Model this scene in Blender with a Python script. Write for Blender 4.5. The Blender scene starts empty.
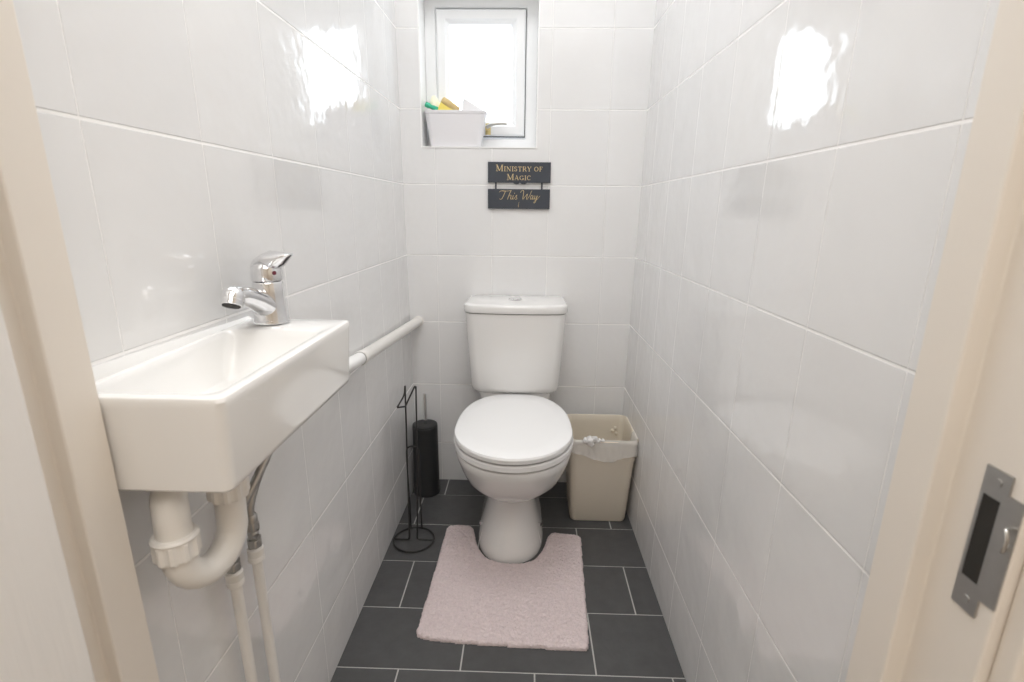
import bpy, bmesh, math, random
from mathutils import Vector, Matrix, noise

random.seed(7)
SC = bpy.context.scene
COL = SC.collection
PI = math.pi

# ------------------------------------------------------------------ the room
W, LB, LC, RB, RC = 0.8146, 0.0122, -0.0117, -0.0117, 0.0141     # side walls are a little out of plumb
YD = -1.46                                                      # room face of the door wall
ZC = 2.60
def XL(y, z): return LB * y + LC * z
def XR(y, z): return W + RB * y + RC * z

# ------------------------------------------------------------------ materials
def srgb(c):
    return tuple((v / 12.92 if v <= 0.04045 else ((v + 0.055) / 1.055) ** 2.4) for v in c) + (1,)

def mat(name, col, rough=0.5, metal=0.0, noise_amt=0.0, noise_scale=20.0, bump=0.0, bump_scale=60.0,
        spec=0.5, coat=0.0, sss=0.0, alpha=1.0, trans=0.0, stretch=None):
    m = bpy.data.materials.new(name); m.use_nodes = True
    nt = m.node_tree; b = nt.nodes['Principled BSDF']; L = nt.links
    b.inputs['Base Color'].default_value = tuple(col) + (1,) if len(col) == 3 else col
    b.inputs['Roughness'].default_value = rough; b.inputs['Metallic'].default_value = metal
    b.inputs['Specular IOR Level'].default_value = spec
    b.inputs['Coat Weight'].default_value = coat
    b.inputs['Transmission Weight'].default_value = trans
    b.inputs['Alpha'].default_value = alpha
    if sss:
        b.inputs['Subsurface Weight'].default_value = sss
        b.inputs['Subsurface Radius'].default_value = (0.01, 0.01, 0.01)
    tc = nt.nodes.new('ShaderNodeTexCoord'); mp = nt.nodes.new('ShaderNodeMapping')
    L.new(tc.outputs['Object'], mp.inputs['Vector'])
    if stretch: mp.inputs['Scale'].default_value = stretch
    if noise_amt:
        n = nt.nodes.new('ShaderNodeTexNoise'); n.inputs['Scale'].default_value = noise_scale
        n.inputs['Detail'].default_value = 5
        L.new(mp.outputs['Vector'], n.inputs['Vector'])
        mx = nt.nodes.new('ShaderNodeMix'); mx.data_type = 'RGBA'
        c = tuple(col)[:3]
        mx.inputs['A'].default_value = tuple(v * (1 - noise_amt) for v in c) + (1,)
        mx.inputs['B'].default_value = tuple(min(1, v * (1 + noise_amt)) for v in c) + (1,)
        L.new(n.outputs['Fac'], mx.inputs['Factor']); L.new(mx.outputs['Result'], b.inputs['Base Color'])
    if bump:
        n2 = nt.nodes.new('ShaderNodeTexNoise'); n2.inputs['Scale'].default_value = bump_scale
        n2.inputs['Detail'].default_value = 3
        L.new(mp.outputs['Vector'], n2.inputs['Vector'])
        bp = nt.nodes.new('ShaderNodeBump'); bp.inputs['Distance'].default_value = bump
        bp.inputs['Strength'].default_value = 1.0
        L.new(n2.outputs['Fac'], bp.inputs['Height']); L.new(bp.outputs['Normal'], b.inputs['Normal'])
    return m

def tile_mat(name, axis, u0, uw, v0, vh):
    """glazed white wall tiles: a wavy glaze, slight tone change per tile, white grout set back"""
    m = bpy.data.materials.new(name); m.use_nodes = True
    nt = m.node_tree; L = nt.links; b = nt.nodes['Principled BSDF']
    def nd(t, **k):
        n = nt.nodes.new(t)
        for a, v in k.items(): setattr(n, a, v)
        return n
    tc = nd('ShaderNodeTexCoord'); sp = nd('ShaderNodeSeparateXYZ'); cb = nd('ShaderNodeCombineXYZ')
    L.new(tc.outputs['Object'], sp.inputs[0])
    us = nd('ShaderNodeMath', operation='MULTIPLY'); us.inputs[1].default_value = 2.1
    L.new(sp.outputs[axis], us.inputs[0])
    L.new(us.outputs[0], cb.inputs['X']); L.new(sp.outputs['Z'], cb.inputs['Y'])
    ad = nd('ShaderNodeVectorMath', operation='SUBTRACT')
    u0, uw = u0 * 2.1, uw * 2.1
    ad.inputs[1].default_value = (u0 - 40 * uw, v0 - 40 * vh, 0)
    L.new(cb.outputs[0], ad.inputs[0])
    br = nd('ShaderNodeTexBrick'); br.offset = 0.0; br.squash = 1.0
    br.inputs['Scale'].default_value = 1.0
    br.inputs['Brick Width'].default_value = uw; br.inputs['Row Height'].default_value = vh
    br.inputs['Mortar Size'].default_value = 0.0025; br.inputs['Mortar Smooth'].default_value = 0.35
    br.inputs['Bias'].default_value = 0.0
    br.inputs['Color1'].default_value = (0.782, 0.782, 0.785, 1); br.inputs['Color2'].default_value = (0.80, 0.798, 0.797, 1)
    br.inputs['Mortar'].default_value = (0.96, 0.955, 0.945, 1)
    L.new(ad.outputs[0], br.inputs['Vector'])
    # faint mottling in the glaze
    mo = nd('ShaderNodeTexNoise'); mo.inputs['Scale'].default_value = 9; mo.inputs['Detail'].default_value = 4
    L.new(tc.outputs['Object'], mo.inputs['Vector'])
    hs = nd('ShaderNodeMapRange'); hs.inputs['To Min'].default_value = 0.985; hs.inputs['To Max'].default_value = 1.01
    L.new(mo.outputs['Fac'], hs.inputs['Value'])
    ml = nd('ShaderNodeVectorMath', operation='SCALE')
    L.new(br.outputs['Color'], ml.inputs[0]); L.new(hs.outputs[0], ml.inputs['Scale'])
    L.new(ml.outputs[0], b.inputs['Base Color'])
    rg = nd('ShaderNodeMapRange'); rg.inputs['To Min'].default_value = 0.07; rg.inputs['To Max'].default_value = 0.8
    L.new(br.outputs['Fac'], rg.inputs['Value']); L.new(rg.outputs[0], b.inputs['Roughness'])
    # waves in the glaze, slightly domed tile, grout recess
    wv = nd('ShaderNodeTexNoise'); wv.inputs['Scale'].default_value = 12; wv.inputs['Detail'].default_value = 2.5
    L.new(tc.outputs['Object'], wv.inputs['Vector'])
    b1 = nd('ShaderNodeBump'); b1.inputs['Distance'].default_value = 0.0026; b1.inputs['Strength'].default_value = 1
    L.new(wv.outputs['Fac'], b1.inputs['Height'])
    inv = nd('ShaderNodeMath', operation='SUBTRACT'); inv.inputs[0].default_value = 1.0
    L.new(br.outputs['Fac'], inv.inputs[1])
    b2 = nd('ShaderNodeBump'); b2.inputs['Distance'].default_value = 0.0022; b2.inputs['Strength'].default_value = 0.8
    L.new(inv.outputs[0], b2.inputs['Height']); L.new(b1.outputs['Normal'], b2.inputs['Normal'])
    L.new(b2.outputs['Normal'], b.inputs['Normal'])
    b.inputs['Specular IOR Level'].default_value = 0.5
    return m

def thin_glass(name):
    m = bpy.data.materials.new(name); m.use_nodes = True
    nt = m.node_tree; nt.nodes.clear()
    o = nt.nodes.new('ShaderNodeOutputMaterial'); mx = nt.nodes.new('ShaderNodeMixShader')
    t = nt.nodes.new('ShaderNodeBsdfTransparent'); g = nt.nodes.new('ShaderNodeBsdfGlossy')
    t.inputs['Color'].default_value = (0.95, 0.975, 0.985, 1)
    g.inputs['Roughness'].default_value = 0.02; mx.inputs['Fac'].default_value = 0.05
    nt.links.new(t.outputs[0], mx.inputs[1]); nt.links.new(g.outputs[0], mx.inputs[2])
    nt.links.new(mx.outputs[0], o.inputs['Surface'])
    return m

M = {}
M['tile_left'] = tile_mat('tile_left', 'Y', -1.3638, 0.2035, 1.163, 0.25)
M['tile_right'] = tile_mat('tile_right', 'Y', -1.375, 0.2033, 1.163, 0.25)
M['tile_back'] = tile_mat('tile_back', 'X', 0.5054, 0.2019, 1.163, 0.25)
M['floor_tile'] = mat('floor_tile', (0.074, 0.074, 0.075), 0.42, noise_amt=0.28, noise_scale=26, bump=0.0006, bump_scale=90)
M['floor_grout'] = mat('floor_grout', (0.50, 0.49, 0.47), 0.9)
M['ceramic'] = mat('ceramic', (0.79, 0.782, 0.77), 0.10, coat=0.3)
M['seat_plastic'] = mat('seat_plastic', (0.86, 0.86, 0.86), 0.22)
M['basin_ceramic'] = mat('basin_ceramic', (0.86, 0.855, 0.842), 0.09, coat=0.3)
M['chrome'] = mat('chrome', (0.80, 0.80, 0.81), 0.09, 1.0, noise_amt=0.05, noise_scale=60)
M['steel'] = mat('steel', (0.50, 0.49, 0.47), 0.32, 1.0, noise_amt=0.1, noise_scale=80)
M['dark_hole'] = mat('dark_hole', (0.02, 0.018, 0.015), 0.8)
M['red'] = mat('red', (0.13, 0.008, 0.025), 0.3)
M['pvc'] = mat('pvc', (0.82, 0.80, 0.765), 0.32, noise_amt=0.02)
M['pvc_white'] = mat('pvc_white', (0.86, 0.86, 0.85), 0.28)
M['cream_paint'] = mat('cream_paint', (0.78, 0.725, 0.655), 0.35, noise_amt=0.02, noise_scale=6, bump=0.0006, bump_scale=18)
M['door_paint'] = mat('door_paint', (0.80, 0.78, 0.755), 0.4, bump=0.0012, bump_scale=70, stretch=(1, 1, 0.06))
M['upvc'] = mat('upvc', (0.86, 0.87, 0.88), 0.3)
M['reveal'] = mat('reveal', (0.90, 0.90, 0.895), 0.35)
M['plaster'] = mat('plaster', (0.83, 0.82, 0.80), 0.85, bump=0.0005, bump_scale=120)
M['hall_wall'] = mat('hall_wall', (0.72, 0.67, 0.60), 0.85)
M['hall_floor'] = mat('hall_floor', (0.36, 0.30, 0.25), 0.8, noise_amt=0.15, noise_scale=40)
M['black_wire'] = mat('black_wire', (0.022, 0.021, 0.02), 0.42)
M['black_plastic'] = mat('black_plastic', (0.016, 0.017, 0.018), 0.45)
M['bin_plastic'] = mat('bin_plastic', (0.70, 0.64, 0.54), 0.42, noise_amt=0.015, noise_scale=30)
M['bag'] = mat('bag', (0.88, 0.87, 0.86), 0.38, alpha=0.42)
M['mat_pile'] = mat('mat_pile', (0.74, 0.635, 0.635), 0.95, noise_amt=0.16, noise_scale=170, bump=0.005, bump_scale=220, spec=0.1)
M['slate'] = mat('slate', (0.046, 0.053, 0.067), 0.5, noise_amt=0.1, noise_scale=40)
M['gold'] = mat('gold', (0.72, 0.56, 0.30), 0.5, 0.0)
M['tub'] = mat('tub', (0.78, 0.77, 0.79), 0.4, sss=0.0)
M['yellow'] = mat('yellow', (0.88, 0.74, 0.16), 0.5)
M['green'] = mat('green', (0.04, 0.46, 0.28), 0.4)
M['tan'] = mat('tan', (0.62, 0.47, 0.22), 0.7, noise_amt=0.2, noise_scale=60)
M['pale_yellow'] = mat('pale_yellow', (0.88, 0.85, 0.66), 0.5)
M['white_plastic'] = mat('white_plastic', (0.84, 0.84, 0.86), 0.35)
M['brass'] = mat('brass', (0.70, 0.58, 0.28), 0.35, 0.6)
M['glass'] = thin_glass('glass')
M['foliage'] = mat('foliage', (0.10, 0.16, 0.06), 0.8, noise_amt=0.4, noise_scale=3)
M['grass'] = mat('grass', (0.16, 0.22, 0.09), 0.9, noise_amt=0.3, noise_scale=2)

# ------------------------------------------------------------------ helpers
def new_obj(name, bm, m, parent=None, smooth=True, loc=None, bevel=None, sub=0, autosmooth=35):
    me = bpy.data.meshes.new(name)
    bmesh.ops.recalc_face_normals(bm, faces=bm.faces[:])
    bm.to_mesh(me); bm.free()
    o = bpy.data.objects.new(name, me); COL.objects.link(o)
    ms = m if isinstance(m, (list, tuple)) else [m]
    for x in ms: me.materials.append(M[x])
    if parent is not None: o.parent = parent
    if loc is not None: o.location = loc
    if smooth:
        for p in me.polygons: p.use_smooth = True
        ang = math.radians(autosmooth)
        bm2 = bmesh.new(); bm2.from_mesh(me)
        for e in bm2.edges:
            if len(e.link_faces) == 2 and e.calc_face_angle(0) > ang: e.smooth = False
        bm2.to_mesh(me); bm2.free()
    if bevel:
        md = o.modifiers.new('bevel', 'BEVEL'); md.width = bevel; md.segments = 3; md.limit_method = 'ANGLE'
        md.angle_limit = math.radians(40); md.harden_normals = False
    if sub:
        md = o.modifiers.new('sub', 'SUBSURF'); md.levels = sub; md.render_levels = sub
    return o

def tag(o, label, cat, group=None):
    o['label'] = label; o['category'] = cat
    if group: o['group'] = group
    return o
def thing(name, loc, label, cat, group=None):
    o = bpy.data.objects.new(name, None); COL.objects.link(o); o.location = loc
    o.empty_display_size = 0.05
    return tag(o, label, cat, group)
def struct(o): o['kind'] = 'structure'; return o

def box(bm, x0, x1, y0, y1, z0, z1, mi=0):
    vs = [bm.verts.new((x, y, z)) for x in (x0, x1) for y in (y0, y1) for z in (z0, z1)]
    for f in ((0, 1, 3, 2), (4, 6, 7, 5), (0, 4, 5, 1), (2, 3, 7, 6), (0, 2, 6, 4), (1, 5, 7, 3)):
        bm.faces.new([vs[i] for i in f]).material_index = mi
    return vs

def loft(bm, rings, cap0=True, cap1=True, closed=True):
    vr = [[bm.verts.new(p) for p in r] for r in rings]
    n = len(vr[0])
    for a, b in zip(vr[:-1], vr[1:]):
        for i in range(n if closed else n - 1):
            j = (i + 1) % n
            bm.faces.new((a[i], a[j], b[j], b[i]))
    if cap0: bm.faces.new(vr[0][::-1])
    if cap1: bm.faces.new(vr[-1])
    return vr

def sellipse(cx, cy, z, a, b, n=2.0, seg=48):
    out = []
    for k in range(seg):
        t = 2 * PI * k / seg; c, s = math.cos(t), math.sin(t)
        out.append(Vector((cx + a * math.copysign(abs(c) ** (2 / n), c), cy + b * math.copysign(abs(s) ** (2 / n), s), z)))
    return out

def dring(cx, z, hw, yf, yb, yc, nf=2.2, nb=3.2, seg=64):
    """egg/D shaped ring in plan: rounded front at yf, squarer back at yb, widest at yc"""
    out = []
    for k in range(seg):
        t = 2 * PI * k / seg; c, s = math.cos(t), math.sin(t)
        n = nf if s < 0 else nb; d = (yc - yf) if s < 0 else (yb - yc)
        out.append(Vector((cx + hw * math.copysign(abs(c) ** (2 / n), c), yc + d * math.copysign(abs(s) ** (2 / n), s), z)))
    return out

def catmull(pts, m=8):
    P = [Vector(p) for p in pts]; P = [2 * P[0] - P[1]] + P + [2 * P[-1] - P[-2]]
    out = []
    for i in range(1, len(P) - 2):
        for k in range(m):
            t = k / m; a, b, c, d = P[i - 1], P[i], P[i + 1], P[i + 2]
            out.append(0.5 * ((2 * b) + (c - a) * t + (2 * a - 5 * b + 4 * c - d) * t * t + (3 * b - a - 3 * c + d) * t ** 3))
    out.append(P[-2]); return out

def sweep(bm, pts, r, seg=16, closed=False, caps=True):
    """round tube along pts; r a number or one per point"""
    pts = [Vector(p) for p in pts]; n = len(pts)
    rr = r if isinstance(r, (list, tuple)) else [r] * n
    T = []
    for i in range(n):
        a = pts[(i - 1) % n] if (closed or i > 0) else pts[0]
        b = pts[(i + 1) % n] if (closed or i < n - 1) else pts[-1]
        T.append((b - a).normalized())
    u = T[0].orthogonal().normalized(); rings = []
    for i in range(n):
        u = (u - T[i] * u.dot(T[i])).normalized(); v = T[i].cross(u)
        rings.append([pts[i] + (u * math.cos(2 * PI * k / seg) + v * math.sin(2 * PI * k / seg)) * rr[i] for k in range(seg)])
    if closed:
        vr = loft(bm, rings, False, False)
        a, b = vr[-1], vr[0]
        off = min(range(seg), key=lambda s: sum((a[k].co - b[(k + s) % seg].co).length for k in range(seg)))
        for k in range(seg):
            bm.faces.new((a[k], a[(k + 1) % seg], b[(k + 1 + off) % seg], b[(k + off) % seg]))
    else:
        loft(bm, rings, caps, caps)

def lathe(bm, prof, cx=0, cy=0, cz=0, seg=32, cap0=True, cap1=True):
    loft(bm, [[Vector((cx + r * math.cos(2 * PI * k / seg), cy + r * math.sin(2 * PI * k / seg), cz + z)) for k in range(seg)] for r, z in prof], cap0, cap1)

def B(): return bmesh.new()

# ------------------------------------------------------------------ SETTING
# floor: grout bed and individual slate tiles
bm = B(); box(bm, -0.2, 1.1, YD - 0.12, 0.3, -0.05, -0.0012, 1)
f0, fd, g = -0.1183, 0.1977, 0.0019
rows = [(0.35, f0, [0.1285, 0.46, 0.79]), (f0, f0 - fd, [0.0505, 0.397, 0.743]), (f0 - fd, f0 - 2 * fd, [0.288, 0.62]),
        (f0 - 2 * fd, f0 - 3 * fd, [0.0935, 0.421, 0.749]), (f0 - 3 * fd, f0 - 4 * fd, [-0.04, 0.288, 0.615]),
        (f0 - 4 * fd, f0 - 5 * fd, [0.139, 0.467, 0.795]), (f0 - 5 * fd, f0 - 6 * fd, [0.02, 0.35, 0.68]),
        (f0 - 6 * fd, f0 - 7.2 * fd, [0.2, 0.53, 0.86])]
for y1, y0, js in rows:
    xs = [-0.3] + js + [1.2]
    for a, b in zip(xs[:-1], xs[1:]):
        x0, x1 = max(a, -0.19), min(b, 1.09)
        ya, yb = max(y0, YD - 0.11), min(y1, 0.29)
        if x1 - x0 < 0.01 or yb - ya < 0.01: continue
        vs = box(bm, x0 + g, x1 - g, ya + g, yb - g, -0.03, 0.0, 0)
floor = struct(new_obj('floor', bm, ['floor_tile', 'floor_grout'], smooth=False))

def slab_wall(name, xf, sgn, m):
    bm = B(); y0, y1 = YD, 0.0; t = 0.12 * sgn
    P = [(xf(y, z), y, z) for y, z in ((y0, -0.05), (y1 + 0.12, -0.05), (y1 + 0.12, ZC), (y0, ZC))]
    a = [bm.verts.new(p) for p in P]; b = [bm.verts.new((p[0] + t, p[1], p[2])) for p in P]
    bm.faces.new(a); bm.faces.new(b[::-1])
    for i in range(4): bm.faces.new((a[i], b[i], b[(i + 1) % 4], a[(i + 1) % 4]))
    return struct(new_obj(name, bm, m, smooth=False))
slab_wall('wall_left', XL, -1, 'tile_left')
slab_wall('wall_right', XR, 1, 'tile_right')

# back wall with the window hole
WX0, WX1, WZ0, WZ1, WD = 0.055, 0.461, 1.287, 1.80, 0.10
bm = B()
X0, X1 = -0.02 + 0.0, W + 0.02
ys = 0.0
def fq(a, b, c, d):   # front-facing quad with thickness behind
    pass
for (x0, x1, z0, z1) in ((-0.15, WX0, -0.05, ZC), (WX1, 1.0, -0.05, ZC), (WX0, WX1, -0.05, WZ0), (WX0, WX1, WZ1, ZC)):
    box(bm, x0, x1, 0.0, 0.26, z0, z1)
bmesh.ops.remove_doubles(bm, verts=bm.verts[:], dist=1e-5)
struct(new_obj('wall_back', bm, 'tile_back', smooth=False))
# plastered reveal lining of the window recess
bm = B(); t = 0.004
box(bm, WX0, WX0 + t, -0.002, WD, WZ0 + t, WZ1 - t); box(bm, WX1 - t, WX1, -0.002, WD, WZ0 + t, WZ1 - t)
box(bm, WX0, WX1, -0.002, WD, WZ1 - t, WZ1); box(bm, WX0, WX1, -0.003, WD, WZ0, WZ0 + t)
struct(new_obj('trim_2', bm, 'reveal', smooth=False))

bm = B(); box(bm, -0.6, 1.5, YD - 0.11, 0.26, ZC, ZC + 0.06)
struct(new_obj('ceiling', bm, 'plaster', smooth=False))
bm = B()
box(bm, -1.0, -0.06, YD - 0.11, YD, -0.05, ZC); box(bm, 0.89, 1.9, YD - 0.11, YD, -0.05, ZC)
box(bm, -0.06, 0.89, YD - 0.11, YD, 2.05, ZC)
struct(new_obj('wall_front', bm, 'plaster', smooth=False))

# ---- window
win = bpy.data.objects.new('window_1', None); COL.objects.link(win); win.location = ((WX0 + WX1) / 2, WD, WZ0); struct(win)
def rel(o, root): o.matrix_parent_inverse = Matrix.Translation(-root.location); return o
def part(name, bm, m, root, **k):
    """a child mesh built in world coordinates"""
    o = new_obj(name, bm, m, root, **k); o.location = -root.matrix_basis.translation if False else (0, 0, 0)
    o.matrix_parent_inverse = Matrix.Translation(-Vector(root.location)) if root.parent is None and root.type == 'EMPTY' else Matrix.Identity(4)
    return o

def frame_ring(bm, x0, x1, z0, z1, w, prof):
    """mitred rectangular frame; prof = [(inset 0..1 of w, y)] closed section"""
    cor = lambda d: [(x0 + d, z0 + d), (x1 - d, z0 + d), (x1 - d, z1 - d), (x0 + d, z1 - d)]
    rings = []
    for k in range(4):
        rings.append([bm.verts.new((cor(i * w)[k][0], y, cor(i * w)[k][1])) for i, y in prof])
    n = len(prof)
    for k in range(4):
        a, b = rings[k], rings[(k + 1) % 4]
        for i in range(n):
            j = (i + 1) % n
            bm.faces.new((a[i], b[i], b[j], a[j]))
bm = B(); frame_ring(bm, WX0 + t, WX1 - t, WZ0 + t, WZ1 - t, 0.040, [(0, WD), (0.9, WD), (1, WD + 0.004), (1, WD + 0.03), (1.2, WD + 0.03), (1.2, WD + 0.06), (0, WD + 0.06)])
part('window_frame', bm, 'upvc', win, smooth=False, bevel=0.002)
CX0, CX1, CZ0, CZ1 = 0.1005, 0.4145, 1.340, 1.7505
bm = B(); frame_ring(bm, CX0, CX1, CZ0, CZ1, 0.050, [(0, WD - 0.006), (0.12, WD - 0.012), (0.62, WD - 0.012), (0.72, WD - 0.006), (0.9, WD - 0.002), (1, WD + 0.008), (1, WD + 0.03), (0, WD + 0.029)])
part('casement', bm, 'upvc', win, smooth=False, bevel=0.0015)
bm = B(); box(bm, CX0 + 0.045, CX1 - 0.045, WD + 0.014, WD + 0.018, CZ0 + 0.045, CZ1 - 0.045)
part('glass_pane', bm, 'glass', win, smooth=False)
# black strip painting the shade in the gap round the casement
bm = B(); frame_ring(bm, CX0 - 0.003, CX1 + 0.003, CZ0 - 0.003, CZ1 + 0.003, 0.004, [(0, WD + 0.012), (1, WD + 0.012), (1, WD + 0.02), (0, WD + 0.02)])
part('gap_shade', bm, 'black_plastic', win, smooth=False)
bm = B()
hx, hz = 0.283, 1.362
sweep(bm, [(hx, WD - 0.011, hz - 0.02), (hx, WD - 0.011, hz + 0.018)], 0.010, 14)
sweep(bm, [(hx, WD - 0.012, hz), (hx, WD - 0.034, hz)], 0.008, 14)
part('handle_base', bm, 'brass', win)
bm = B()
sweep(bm, catmull([(hx - 0.004, WD - 0.036, hz + 0.002), (hx + 0.02, WD - 0.04, hz + 0.012), (hx + 0.05, WD - 0.038, hz + 0.015), (hx + 0.068, WD - 0.036, hz + 0.014)], 5), [0.006] * 5 + [0.0055] * 5 + [0.005] * 6, 12)
part('handle_lever', bm, 'steel', win)

# ---- door lining with its rebate (the doorway one looks through)
XS0, XS1, XR0, XR1, YS, YE = 0.020, 0.785, 0.006, 0.803, -1.505, -1.570
bm = B()
def lsect(pts, z0, z1):
    loft(bm, [[Vector((x, y, z0)) for x, y in pts], [Vector((x, y, z1)) for x, y in pts]])
lsect([(-0.07, YD), (XS0, YD), (XS0, YS), (XR0, YS), (XR0, YE), (-0.07, YE)], -0.03, 2.05)
lsect([(0.90, YD), (0.90, YE), (XR1, YE), (XR1, YS), (XS1, YS), (XS1, YD)], -0.03, 2.05)
box(bm, XS0, XS1, YS, YD, 2.0, 2.05); box(bm, XR0, XR1, YE, YS, 2.015, 2.05)
trim = struct(new_obj('trim_1', bm, 'cream_paint', smooth=False, bevel=0.002))
bm = B()
box(bm, 0.812, 0.885, YE - 0.018, YE, -0.03, 2.09); box(bm, -0.075, -0.003, YE - 0.018, YE, -0.03, 2.09)
box(bm, -0.003, 0.812, YE - 0.018, YE, 2.02, 2.09)
arch = struct(new_obj('trim_3', bm, 'cream_paint', smooth=False, bevel=0.003))

# strike plate let into the right rebate
bm = B()
xp = XR1 - 0.0016
ya, yb, za, zb = -1.5335, -1.5565, 0.7575, 0.8835
ha, hb, hz0, hz1 = -1.5365, -1.5520, 0.785, 0.860
for (y1, y0, z0, z1) in ((ya, ha, za, zb), (ha, hb, za, hz0), (ha, hb, hz1, zb), (hb, yb, za, zb)):
    box(bm, xp, XR1 - 0.0002, y0, y1, z0, z1)
bmesh.ops.remove_doubles(bm, verts=bm.verts[:], dist=1e-5)
# curved lip
prof = [(yb, xp), (yb - 0.006, xp + 0.0004), (yb - 0.0105, xp + 0.0008), (yb - 0.0128, xp + 0.0012)]
rings = []
for z in (0.775, 0.868):
    rings.append([Vector((x, y, z)) for y, x in prof] + [Vector((x + 0.0014, y, z)) for y, x in prof[::-1]])
loft(bm, rings)
sp = new_obj('strike_plate', bm, 'steel', trim, smooth=False)
bm = B(); box(bm, XR1 - 0.0012, XR1 - 0.0004, hb, ha, hz0, hz1)  # flat dark sheet standing for the shade inside the plate's hole
new_obj('strike_hole_shade', bm, 'dark_hole', sp, smooth=False)
for k, zz in enumerate((0.8735, 0.7675)):
    bm = B(); sweep(bm, [(xp + 0.0006, -1.546, zz), (xp - 0.0009, -1.546, zz)], 0.0036, 14)
    new_obj('screw', bm, 'steel', sp)
bm = B(); sweep(bm, catmull([(xp + 0.001, -1.562, 0.842), (xp - 0.004, -1.566, 0.845), (xp - 0.006, -1.570, 0.838), (xp - 0.005, -1.568, 0.828), (xp + 0.001, -1.563, 0.829)], 5), 0.0016, 8)
new_obj('keep_loop', bm, 'steel', sp)

# ---- the door leaf, swung open into the hall on the left
bm = B(); box(bm, 0.0075, 0.048, -2.33, -1.556, 0.008, 1.99)
door = struct(new_obj('door_1', bm, 'door_paint', smooth=False, bevel=0.003))
bm = B()
for zc in (0.22, 1.75): sweep(bm, [(0.006, -1.5535, zc - 0.05), (0.006, -1.5535, zc + 0.05)], 0.0045, 12)
new_obj('hinge', bm, 'steel', door)
bm = B(); sweep(bm, [(0.048, -2.27, 1.0), (0.095, -2.27, 1.0)], 0.009, 12); sweep(bm, catmull([(0.092, -2.275, 1.0), (0.098, -2.22, 1.0), (0.096, -2.15, 0.998)], 5), 0.009, 12)
sweep(bm, [(0.047, -2.27, 1.0), (0.054, -2.27, 1.0)], 0.025, 20)
new_obj('door_handle', bm, 'chrome', door)

# the whole frame leans outwards a little towards the top
def lean(o):
    for v in o.data.vertices:
        v.co.x += (-0.020 if v.co.x < 0.4 else 0.016) * (v.co.z - 0.88)
    for c in o.children: lean(c)
for o in (trim, arch, door): lean(o)

# ---- the hall behind the camera
bm = B(); box(bm, -1.0, 1.9, -4.2, YD - 0.12, -0.05, 0.0); struct(new_obj('floor_hall', bm, 'hall_floor', smooth=False))
bm = B(); box(bm, -1.0, 1.9, -4.2, YD - 0.11, ZC, ZC + 0.06); struct(new_obj('ceiling_hall', bm, 'plaster', smooth=False))
bm = B(); box(bm, -1.06, -1.0, -4.2, YD, -0.05, ZC); box(bm, 1.9, 1.96, -4.2, YD, -0.05, ZC); box(bm, -1.06, 1.96, -4.26, -4.2, -0.05, ZC)
struct(new_obj('wall_hall', bm, 'hall_wall', smooth=False))

# ------------------------------------------------------------------ TOILET
CX = 0.397
toi = thing('toilet', (CX, -0.3, 0), 'white close-coupled ceramic toilet with its lid down under the window', 'toilet')
bm = B()
R = []
for z, hw, yf, yb, yc, nf, nb in (
        (0.0, 0.110, -0.514, -0.05, -0.33, 2.5, 4), (0.012, 0.110, -0.514, -0.05, -0.33, 2.5, 4), (0.035, 0.1045, -0.508, -0.05, -0.33, 2.45, 4),
        (0.08, 0.0925, -0.494, -0.05, -0.33, 2.35, 4), (0.12, 0.083, -0.474, -0.05, -0.33, 2.3, 4), (0.155, 0.0765, -0.463, -0.05, -0.34, 2.2, 4),
        (0.177, 0.0745, -0.457, -0.05, -0.34, 2.2, 4), (0.186, 0.077, -0.464, -0.05, -0.34, 2.2, 4), (0.201, 0.092, -0.492, -0.06, -0.36, 2.15, 3.6),
        (0.226, 0.113, -0.535, -0.07, -0.38, 2.1, 3.4), (0.258, 0.135, -0.580, -0.08, -0.40, 2.1, 3.2), (0.29, 0.153, -0.618, -0.09, -0.42, 2.1, 3),
        (0.33, 0.165, -0.645, -0.09, -0.44, 2.1, 3), (0.362, 0.1725, -0.662, -0.09, -0.45, 2.12, 3), (0.383, 0.176, -0.670, -0.09, -0.455, 2.15, 3),
        (0.3915, 0.174, -0.668, -0.09, -0.455, 2.15, 3), (0.3945, 0.168, -0.661, -0.095, -0.455, 2.15, 3)):
    R.append(dring(0.393 + 0.008 * max(0, min(1, (z - 0.15) / 0.15)), z, hw, yf, yb, yc, nf, nb))
loft(bm, R)
# shelf the cistern stands on
loft(bm, [sellipse(CX, -0.098, z, hw, d, 5, 40) for z, hw, d in ((0.30, 0.085, 0.075), (0.36, 0.11, 0.078), (0.40, 0.125, 0.078), (0.436, 0.13, 0.070), (0.4405, 0.126, 0.066))])
pan = part('pan', bm, 'ceramic', toi)
# fixing recesses at the foot, each with its bolt cap
for s in (-1, 1):
    bm = B()
    x = 0.395 + s * 0.0975
    path = [Vector((0.395 + s * (0.1035 - 0.27 * z) - 0.002, -0.375 + 0.12 * z, z)) for z in (0.012, 0.05, 0.09, 0.13)]
    rings = []
    for i, p in enumerate(path):
        w = (0.052, 0.048, 0.036, 0.014)[i]
        rings.append([p + Vector((s * 0.003, -w, 0)), p + Vector((s * 0.006, -w * 0.5, 0)), p + Vector((s * 0.006, w * 0.5, 0)), p + Vector((s * 0.003, w, 0)), p + Vector((-s * 0.02, w, 0)), p + Vector((-s * 0.02, -w, 0))])
    loft(bm, rings)
    rc = new_obj('fixing_panel', bm, 'ceramic', pan, bevel=0.003)
    bm = B(); sweep(bm, [(0.393 + s * 0.088, -0.385, 0.06), (0.393 + s * 0.1015, -0.392, 0.062)], 0.007, 14)
    new_obj('bolt_cap', bm, 'chrome', pan)
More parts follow.
